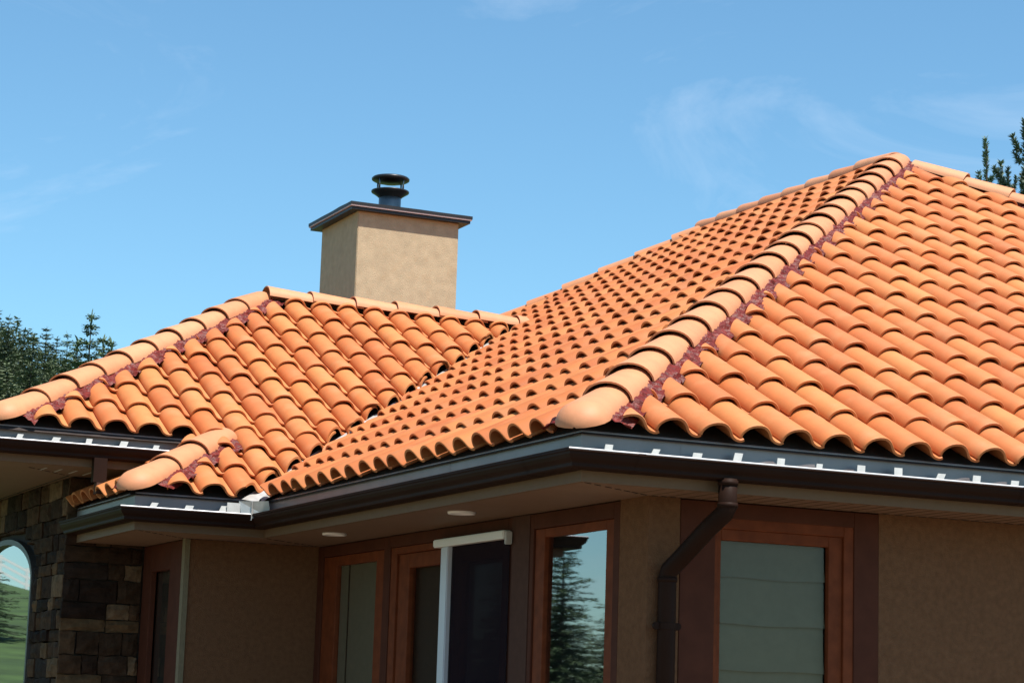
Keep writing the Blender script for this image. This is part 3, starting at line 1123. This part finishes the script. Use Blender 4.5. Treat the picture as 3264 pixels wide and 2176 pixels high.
bmesh.ops.create_cone(bm, cap_ends=True, segments=18, radius1=0.0515, radius2=0.0515, depth=0.03, matrix=Matrix.Translation((0.735, 0.408, -0.922)))
from_bm('pipe_clamp', bm, M['brown_metal'], dsp)

# short downspout dropping from the wing gutter
dw = bmesh.new()
add_box(dw, -0.955, -0.862, Y_UP - 0.045, Y_UP + 0.02, 0.10, Z_UP - 0.206)
from_bm('downspout', dw, M['brown_metal'], HOUSE)['label'] = 'short brown downspout hanging under the wing gutter'
box('downspout', -0.932, -0.852, Y_UP - 0.06, Y_UP + .02, 0.02, 0.098, M['pillar'], HOUSE)

# ------------------------------------------------------------------ stone walls of the wing
XS, YS = -0.914, 6.45
sw1 = box('stone_wall', XS + .05, -0.25, YS + .04, YS + .25, GROUND, Z_UP + ZS + .02, M['mortar'], HOUSE)
sw1['label'] = 'stone facing beside the low bay'


def stone(parent, c0, c1, z0, z1, face, rng_, name='stone'):
    """one ashlar block on the front ('y') or left ('x') face of the wing, slightly pillowed"""
    gap = 0.0035
    pr = rng_.uniform(0.0, 0.022)
    c0 += gap
    c1 -= gap
    z0 += gap
    z1 -= gap
    bm = bmesh.new()
    nx, nz = 3, 3
    grid = []
    for i in range(nx + 1):
        row = []
        for j in range(nz + 1):
            e = (i in (0, nx)) or (j in (0, nz))
            d = -pr - (0 if e else rng_.uniform(.003, .022))
            c = c0 + (c1 - c0) * (i / nx) + (0 if not e else rng_.uniform(-.005, .005))
            z = z0 + (z1 - z0) * (j / nz) + (0 if not e else rng_.uniform(-.006, .006))
            co = (c, YS + .018 + d, z) if face == 'y' else (XS + .018 + d, c, z)
            row.append(bm.verts.new(co))
        grid.append(row)
    for i in range(nx):
        for j in range(nz):
            bm.faces.new((grid[i][j], grid[i + 1][j], grid[i + 1][j + 1], grid[i][j + 1]))
    rim = [grid[i][0] for i in range(nx + 1)] + [grid[nx][j] for j in range(1, nz + 1)] + [grid[i][nz] for i in range(nx - 1, -1, -1)] + [grid[0][j] for j in range(nz - 1, 0, -1)]
    back = []
    for v in rim:
        b = v.co.copy()
        if face == 'y':
            b.y = YS + .045
        else:
            b.x = XS + .055
        back.append(bm.verts.new(b))
    for i in range(len(rim)):
        j = (i + 1) % len(rim)
        bm.faces.new((rim[i], back[i], back[j], rim[j]))
    if parent is None:
        return bm
    return from_bm(name, bm, M['stone'], parent)


def courses(z0, z1, rng_):
    out = []
    z = z1
    while z > z0 + 0.02:
        h = rng_.choice((0.09, 0.12, 0.14, 0.165))
        out.append((max(z0, z - h), z))
        z -= h
    return out


rs = random.Random(11)
# front face; corner stones stand a little proud over the left face
for z0, z1 in courses(-1.55, Z_UP + ZS, rs):
    c = XS - 0.004 + rs.uniform(0, .004)
    while c < -0.335:
        w = rs.choice((0.12, 0.17, 0.22, 0.28, 0.33))
        e = min(c + w, -0.335)
        if -0.335 - e < 0.06:
            e = -0.335
        stone(sw1, c, e, z0, z1, 'y', rs)
        c = e
sw2 = box('stone_wall', XS + .05, XS + .3, YS + .251, 7.50, GROUND, Z_UP + ZS + .02, M['mortar'], HOUSE)
box('stone_wall', XS + .05, XS + .3, 9.62, 2 * YR - Y_UP - .8, GROUND, Z_UP + ZS + .02, M['mortar'], HOUSE)
AYC, AHW, AZS, ARI = 8.56, 1.06, -0.50, 0.335     # arched window: centre, half width, spring line, rise


def arch_top(y):
    t = (y - AYC) / AHW
    return AZS + ARI * math.sqrt(max(0.0, 1 - t * t)) if abs(t) < 1 else None


zc = courses(-1.55, Z_UP + ZS, rs)
for z0, z1 in zc:
    c = YS + 0.02
    while c < 10.4:
        w = rs.choice((0.14, 0.2, 0.26, 0.34, 0.40))
        e = c + w
        lo = z0
        tops = [arch_top(c + (e - c) * q / 6) for q in range(7)]
        tp = [t for t in tops if t is not None]
        if tp:
            lim = max(tp) + 0.07
            if z1 <= lim + .02:
                # beside the opening: cut the block back
                if c < AYC - AHW - .08 < e:
                    e2 = AYC - AHW - .075
                    if e2 - c > .04:
                        stone(sw2, c, e2, z0, z1, 'x', rs)
                c = e
                continue
            lo = max(z0, lim)
        stone(sw2, c, e, lo, z1, 'x', rs)
        c = e
bm = bmesh.new()
for z0, z1 in courses(GROUND, -1.55, rs):
    for face, a0, a1 in (('y', XS, -0.335), ('x', YS + .02, 7.42)):
        c = a0
        while c < a1:
            e = min(a1, c + rs.choice((0.2, .26, .34)))
            b2 = stone(0 and sw1 or None, c, e, z0, z1, face, rs)
            me = bpy.data.meshes.new('tmp')
            b2.to_mesh(me)
            b2.free()
            bm.from_mesh(me)
            bpy.data.meshes.remove(me)
            c = e
o = from_bm('stone_base', bm, M['stone'], sw2)
o['kind'] = 'stuff'
# wall over the arch
ov, of = [], []
N = 24
for i in range(N + 1):
    y = 7.50 + (9.62 - 7.50) * i / N
    t = arch_top(y)
    t = AZS if t is None else t
    ov += [(XS + .05, y, t + 0.03), (XS + .05, y, Z_UP + ZS + .02)]
for i in range(N):
    of.append((2 * i, 2 * i + 2, 2 * i + 3, 2 * i + 1))
from_data('stone_backing', ov, of, M['mortar'], sw2)
# arched window
path = [(AYC - AHW, GROUND + .6)] + [(AYC - AHW, AZS - .6)]
for i in range(25):
    t = math.pi - math.pi * i / 24
    path.append((AYC + AHW * math.cos(t), AZS + ARI * math.sin(t)))
path += [(AYC + AHW, AZS - .6), (AYC + AHW, GROUND + .6)]
bm = bmesh.new()
inn, out_, inn2, out2 = [], [], [], []
for k, (y, z) in enumerate(path):
    a = Vector(path[max(0, k - 1)])
    b = Vector(path[min(len(path) - 1, k + 1)])
    d = (b - a).normalized()
    nrm = Vector((-d.y, d.x))
    for lst, off, xx in ((inn, -.012, XS - .006), (out_, .030, XS - .006), (inn2, -.012, XS + .09), (out2, .030, XS + .09)):
        lst.append(bm.verts.new((xx, y + nrm.x * off, z + nrm.y * off)))
for k in range(len(path) - 1):
    bm.faces.new((inn[k], out_[k], out_[k + 1], inn[k + 1]))
    bm.faces.new((out_[k], out2[k], out2[k + 1], out_[k + 1]))
    bm.faces.new((inn[k], inn[k + 1], inn2[k + 1], inn2[k]))
wA = from_bm('arched_window', bm, M['arch_frame'], HOUSE)
wA['label'] = 'arched window in the stone wall mirroring the lawn'
bm = bmesh.new()
bm.faces.new([bm.verts.new((XS + .03, y, z)) for y, z in path])
from_bm('pane', bm, M['glass_coated'], wA)
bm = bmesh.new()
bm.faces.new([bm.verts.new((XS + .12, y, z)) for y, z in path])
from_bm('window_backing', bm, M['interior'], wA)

# ------------------------------------------------------------------ chimney
CX0, CX1, CY0, CY1 = 2.130, 3.120, 8.90, 9.857
ch = box('chimney', CX0, CX1, CY0, CY1, 0.9, 3.058, M['chimney'], HOUSE, 0.006)
ch['label'] = 'square stucco chimney behind the wing ridge'
OV = 0.098
OVF = 0.020
cpv, cpf = [], []
for z0, z1, ov_, mm, nm in ((3.040, 3.068, OV - .012, 'cap_dark', 'cap_soffit'), (3.068, 3.080, OV, 'cap_pink', 'cap_edge'), (3.080, 3.108, OV + .004, 'cap_dark', 'cap_top')):
    bm = bmesh.new()
    if nm == 'cap_soffit':
        # ring under the slab
        add_box(bm, CX0 - ov_, CX1 + ov_, CY0 - ov_ + OVF, CY0 - .004, z0, z1)
        add_box(bm, CX0 - ov_, CX1 + ov_, CY1 + .004, CY1 + ov_, z0, z1)
        add_box(bm, CX0 - ov_, CX0 - .004, CY0 - .004, CY1 + .004, z0, z1)
        add_box(bm, CX1 + .004, CX1 + ov_, CY0 - .004, CY1 + .004, z0, z1)
        o = from_bm(nm, bm, M['cap_dark'], ch)
    elif nm == 'cap_edge':
        add_box(bm, CX0 - ov_, CX1 + ov_, CY0 - ov_ + OVF, CY1 + ov_, z0, z1)
        from_bm(nm, bm, M[mm], ch)
    else:
        # slightly wavy sheet metal lid
        n = 14
        grid = {}
        for lev in (0, 1):
            for i in range(n + 1):
                for j in range(n + 1):
                    x = CX0 - ov_ + (CX1 - CX0 + 2 * ov_) * i / n
                    y = CY0 - ov_ + OVF + (CY1 - CY0 + 2 * ov_ - OVF) * j / n
                    e = min(i, n - i, j, n - j) / n
                    z = z0 if lev == 0 else z1 + 0.05 * e + 0.004 * noise.noise(Vector((x * 4, y * 4, 0)))
                    grid[lev, i, j] = bm.verts.new((x, y, z))
        for i in range(n):
            for j in range(n):
                bm.faces.new((grid[1, i, j], grid[1, i + 1, j], grid[1, i + 1, j + 1], grid[1, i, j + 1]))
        for i in range(n):
            bm.faces.new((grid[0, i, 0], grid[0, i + 1, 0], grid[1, i + 1, 0], grid[1, i, 0]))
            bm.faces.new((grid[0, i + 1, n], grid[0, i, n], grid[1, i, n], grid[1, i + 1, n]))
            bm.faces.new((grid[0, 0, i + 1], grid[0, 0, i], grid[1, 0, i], grid[1, 0, i + 1]))
            bm.faces.new((grid[0, n, i], grid[0, n, i + 1], grid[1, n, i + 1], grid[1, n, i]))
        from_bm(nm, bm, M[mm], ch)
FX, FY = 2.600, 9.34
FZ = 3.115
fl = lathe('flue_pipe', [(0.155, 0.0), (0.150, 0.03), (0.112, 0.06), (0.104, 0.10), (0.104, 0.27), (0.086, 0.275), (0.086, 0.10), (0.0, 0.1)], (FX, FY, FZ), M['steel'], HOUSE)
fl['label'] = 'steel flue pipe with a round rain cap on the chimney'
lathe('flue_collar', [(0.105, 0.190), (0.120, 0.205), (0.150, 0.226), (0.174, 0.240), (0.178, 0.248), (0.176, 0.256), (0.150, 0.246), (0.115, 0.236), (0.105, 0.236)], (FX, FY, FZ), M['black_steel'], fl)
lathe('rain_cap', [(0.0, 0.330), (0.10, 0.334), (0.135, 0.346), (0.160, 0.350), (0.176, 0.360), (0.178, 0.374), (0.165, 0.386), (0.10, 0.398), (0.0, 0.402)], (FX, FY, FZ), M['black_steel'], fl)
for k in range(4):
    a = 0.5 + k * math.pi / 2
    x, y = FX + 0.155 * math.cos(a), FY + 0.155 * math.sin(a)
    tube('cap_rod', [(x, y, FZ + 0.255), (x, y, FZ + 0.372)], 0.008, M['steel'], fl, 6)
# top of a plumbing vent showing over the main ridge
vp = tube('vent_pipe', [(W + 0.75, 8.30, ZW - 0.6), (W + 0.75, 8.30, ZW + 0.205)], 0.042, M['black_steel'], HOUSE, 10)
vp['label'] = 'top of a dark vent pipe behind the main ridge'


# ------------------------------------------------------------------ vegetation
def leaf_tri(v, f, c, d, length, width, up_):
    d = d.normalized()
    s = d.cross(up_)
    if s.length < 1e-3:
        s = d.orthogonal()
    s = s.normalized() * width * 0.5
    b = len(v)
    v += [c - s * .6, c + s * .6, c + d * length * .55 + s, c + d * length, c + d * length * .55 - s]
    f.append((b, b + 1, b + 2, b + 3, b + 4))


def conifer_mesh(h, spread, seed, layers=26, bare=0.08):
    r = random.Random(seed)
    v, f = [], []
    for k in range(layers):
        t = (k + r.random() * .7) / layers
        z = h * (bare + (1 - bare) * t)
        rad = spread * (1 - t) ** 0.85 * r.uniform(.7, 1.1) + 0.14
        nb = max(5, int(10 * (1 - t) + 6))
        a0 = r.random() * 6.28
        for b in range(nb):
            a = a0 + 6.283 * b / nb + r.uniform(-.25, .25)
            L = rad * r.uniform(.6, 1.15)
            if r.random() < .12:
                continue
            d = Vector((math.cos(a), math.sin(a), r.uniform(-.35, .15) + .5 * t))
            steps = max(3, int(L / .10))
            for q in range(steps):
                s = (q + .4) / steps
                p = Vector((0, 0, z)) + d * L * s + Vector((0, 0, -.25 * L * s * s + .12 * L * s ** 3))
                for m in range(7):
                    dd = Vector((math.cos(a + r.uniform(-1.1, 1.1)), math.sin(a + r.uniform(-1.1, 1.1)), r.uniform(-.5, .35)))
                    leaf_tri(v, f, p + Vector((r.uniform(-.08, .08), r.uniform(-.08, .08), r.uniform(-.06, .06))), dd, r.uniform(.10, .22) * (0.7 + .4 * (1 - t)), r.uniform(.04, .075),
                             Vector((r.uniform(-.6, .6), r.uniform(-.6, .6), 1)))
    # leader
    for q in range(10):
        dd = Vector((r.uniform(-.5, .5), r.uniform(-.5, .5), 1))
        leaf_tri(v, f, Vector((0, 0, h - .06 * q)), dd, .3, .07, Vector((1, 0, 0)))
    return v, f


def trunk_data(h, r0, seed):
    r = random.Random(seed)
    v, f = [], []
    n, m = 7, 6
    for i in range(m + 1):
        t = i / m
        for k in range(n):
            a = 6.283 * k / n
            rr = r0 * (1 - t * .92)
            v.append((rr * math.cos(a) + .03 * math.sin(t * 5 + seed), rr * math.sin(a) + .03 * math.cos(t * 4), h * t))
    for i in range(m):
        for k in range(n):
            f.append((i * n + k, i * n + (k + 1) % n, (i + 1) * n + (k + 1) % n, (i + 1) * n + k))
    return v, f


PROTO = {}


def tree(name, key, build, loc, scale, rot, mcrown, label, cat, group=None):
    if key not in PROTO:
        (tv, tf), (cv, cf) = build()
        t = bpy.data.meshes.new('trunk')
        t.from_pydata([tuple(p) for p in tv], [], tf)
        t.materials.append(M['bark'])
        c = bpy.data.meshes.new('crown')
        c.from_pydata([tuple(p) for p in cv], [], cf)
        c.materials.append(mcrown)
        PROTO[key] = (t, c)
    e = bpy.data.objects.new(name, None)
    COL.objects.link(e)
    e.location = loc
    e.scale = scale if isinstance(scale, tuple) else (scale,) * 3
    e.rotation_euler = (0, 0, rot)
    e['label'] = label
    e['category'] = cat
    if group:
        e['group'] = group
    for n_, me in zip(('trunk', 'crown'), PROTO[key]):
        o = bpy.data.objects.new(n_, me)
        COL.objects.link(o)
        o.parent = e
    return e


def tree_at(px_, py_, dist, key, build, mcrown, label, cat='tree', group=None, name='conifer', base_h=10.0, wide=1.0, rot=0.0):
    """a tree standing on the ground sheet, dist metres from the camera, whose tip shows at the photograph's pixel"""
    d = (fw * FPX + rt2 * (px_ - 1632) - up2 * (py_ - 1088)).normalized()
    top = CAM + d * dist
    gz = ground_z(top.x, top.y) - .1
    h = top.z - gz
    s = h / base_h
    return tree(name, key, build, (top.x, top.y, gz), (s * wide, s * wide, s), rot, mcrown, label, cat, group)


def cbuild(seed, spread, layers=26):
    return lambda: (trunk_data(9.6, .16, seed), conifer_mesh(10.0, spread * 1.3, seed, layers + 6))


GRP = 'conifers on the hillside behind the wing roof'
tree_at(292, 1003, 84, 'spruce_a', cbuild(1, 1.75, 30), M['conifer_light'], 'tallest light green conifer rising beside the wing hip', group=GRP, name='spruce_tree', rot=.4)
tree_at(28, 1010, 112, 'spruce_b', cbuild(2, 2.0, 30), M['conifer'], 'dark conifer standing at the photograph\'s left edge', group=GRP, name='spruce_tree')
tree_at(148, 1047, 112, 'spruce_c', cbuild(3, 2.1, 26), M['conifer'], 'dark rounded conifer between the left edge and the tall light green one', group=GRP, name='spruce_tree', wide=1.25)
rr = random.Random(5)
for i, (x_, y_, dd, lab) in enumerate([
        (78, 1052, 116, 'dark conifer top next to the one at the photograph\'s left edge'),
        (108, 1072, 105, 'low dark conifer top just left of the rounded one'),
        (182, 1078, 118, 'dark conifer top just right of the rounded one'),
        (216, 1066, 104, 'thin dark conifer top midway between the rounded and the tall one'),
        (250, 1085, 96, 'dark conifer top touching the left side of the tall light green one'),
        (330, 1080, 96, 'small dark conifer top just right of the tall light green one'),
        (356, 1090, 92, 'lowest dark conifer top against the wing hip tiles')]):
    k = 'spruce_' + 'abc'[i % 3]
    tree_at(x_, y_, dd, k, None, M['conifer'], lab, group=GRP, name='spruce_tree', wide=rr.uniform(.95, 1.25), rot=rr.random() * 6)
# woodland behind them: one mass
wv, wf = [], []
for i in range(430):
    az = rr.uniform(.150, .238)
    dist = rr.uniform(100, 150)
    x, y = CAM.x + math.sin(az) * dist, CAM.y + math.cos(az) * dist
    gz = ground_z(x, y)
    h = rr.uniform(5.6, 7.0) * (1 if dist > 112 else .85) * (1 - max(0, az - .2) * 9)
    lv, lf = [], []
    for q in range(420):
        t = rr.random()
        r_ = 1.5 * (1 - t) * rr.uniform(.5, 1.05)
        a = rr.random() * 6.28
        dd = Vector((math.cos(a), math.sin(a), rr.uniform(-.3, .6)))
        leaf_tri(lv, lf, Vector((x + r_ * math.cos(a), y + r_ * math.sin(a), gz + h * (.06 + .94 * t))), dd, rr.uniform(.15, .34), rr.uniform(.07, .14), Vector((rr.uniform(-.5, .5), rr.uniform(-.5, .5), 1)))
    b = len(wv)
    wv += lv
    wf += [tuple(i_ + b for i_ in q) for q in lf]
wd = from_data('woodland', wv, wf, M['wood_mass'])
wd['kind'] = 'stuff'


def pine_build(h, seed, whorls=9, leader=1.3, needles=230):
    """upright young-shoot pine: bottle-brush shoots round a straight leader"""
    def run():
        r = random.Random(seed)
        v, f = [], []

        def brush(pts, rad):
            L = sum((pts[i + 1] - pts[i]).length for i in range(len(pts) - 1))
            n = int(needles * L)
            for q in range(n):
                t = r.random() ** .85 * (len(pts) - 1)
                i = min(int(t), len(pts) - 2)
                p = pts[i].lerp(pts[i + 1], t - i)
                ax = (pts[i + 1] - pts[i]).normalized()
                o = ax.orthogonal().normalized()
                o.rotate(Matrix.Rotation(r.random() * 6.28, 3, ax))
                d = (o * 1.0 + ax * r.uniform(.35, 1.3)).normalized()
                leaf_tri(v, f, p, d, rad * r.uniform(.7, 1.15), .026, Vector((r.uniform(-1, 1), r.uniform(-1, 1), 1)))
        brush([Vector((0, 0, h - leader)), Vector((0.01, 0, h - leader * .5)), Vector((0, 0, h))], .11)
        z = h - leader * .82
        for k in range(whorls):
            nb = 5 if k else 4
            a0 = r.random() * 6.28
            for b in range(nb):
                a = a0 + 6.283 * b / nb + r.uniform(-.3, .3)
                L = (.38 + .27 * k) * r.uniform(.7, 1.15)
                rise = max(.12, .95 - .10 * k)
                p0 = Vector((0, 0, z + r.uniform(-.1, .1)))
                d0 = Vector((math.cos(a), math.sin(a), .35))
                p1 = p0 + d0 * L * .55
                p2 = p1 + Vector((math.cos(a) * .5, math.sin(a) * .5, rise)) * L * .55
                brush([p0.lerp(p1, .35), p1, p2], .11)
                for q in range(min(k, 4)):
                    c = p0.lerp(p1, r.uniform(.5, 1.2))
                    a2 = a + r.uniform(-1.3, 1.3)
                    e = c + Vector((math.cos(a2) * .5, math.sin(a2) * .5, rise * .8)) * L * r.uniform(.25, .45)
                    brush([c, e], .14)
            z -= r.uniform(.42, .62)
        return trunk_data(h * .99, .14, seed), (v, f)
    return run


PG = 'pine tops showing over the right hip'
tree_at(3141, 443, 62, 'pine_a', pine_build(12.0, 21, 5, 1.25), M['pine'], 'slim pale green pine top nearest the roof peak', group=PG, name='pine_tree', base_h=12.0)
tree_at(3189, 515, 62, 'pine_b', pine_build(12.0, 22, 4, 1.0), M['pine'], 'short pine top between the slim pale one and the dark one', group=PG, name='pine_tree', base_h=12.0)
tree_at(3212, 537, 60, 'pine_c', pine_build(12.0, 23, 5, 0.7), M['pine_dark'], 'dark low pine top just above the right hip tiles', group=PG, name='pine_tree', base_h=12.0)
tree_at(3266, 385, 50, 'pine_d', pine_build(12.0, 24, 9, 0.9, 320), M['pine_dark'], 'tall dark pine cut off by the photograph\'s right edge', group=PG, name='pine_tree', base_h=12.0)

# trees standing to the left of the house, mirrored in the coated glass
def grounded(x, y):
    return (x, y, ground_z(x, y) - .05)


tree('spruce_tree', 'spruce_a', None, grounded(-14.0, 33.9), (0.62, 0.62, 0.44), .3, M['conifer_light'], 'young conifer on the lawn mirrored in the corner window', 'tree')
for k, (x, y, s) in enumerate(((-16.0, 35.0, .28), (-12.9, 36.6, .30), (-18.5, 40.0, .34), (-12.5, 41.0, .30), (-15.5, 37.5, .30), (-9.2, 52, .3))):
    tree('spruce_tree', 'spruce_' + 'abc'[k % 3], None, grounded(x, y), (s * 2.0, s * 2.0, s), k * 1.1, M['conifer_light'], 'small bushy conifer on the lawn left of the house', 'tree', 'small conifers on the lawn')

# white rail fence along the top of the lawn, mirrored in the arched window
fe = bpy.data.objects.new('rail_fence', None)
COL.objects.link(fe)
fe['label'] = 'white rail fence along the top of the lawn left of the house'
fe['category'] = 'fence'
for k in range(14):
    x = -27 + 1.3 * k
    z = ground_z(x, 97.0)
    bm = bmesh.new()
    add_box(bm, x - .06, x + .06, 96.94, 97.06, z - .3, z + 1.25)
    from_bm('post', bm, M['white'], fe)
    if k < 13:
        z2 = ground_z(x + 1.3, 97.0)
        for h in (.45, .8, 1.12):
            v = [(x + .061, 96.97, z + h - .06), (x + 1.239, 96.97, z2 + h - .06), (x + 1.239, 96.97, z2 + h + .06), (x + .061, 96.97, z + h + .06),
                 (x + .061, 97.01, z + h - .06), (x + 1.239, 97.01, z2 + h - .06), (x + 1.239, 97.01, z2 + h + .06), (x + .061, 97.01, z + h + .06)]
            from_data('rail', v, [(0, 1, 2, 3), (7, 6, 5, 4), (0, 4, 5, 1), (3, 2, 6, 7), (0, 3, 7, 4), (1, 5, 6, 2)], M['white'], fe)
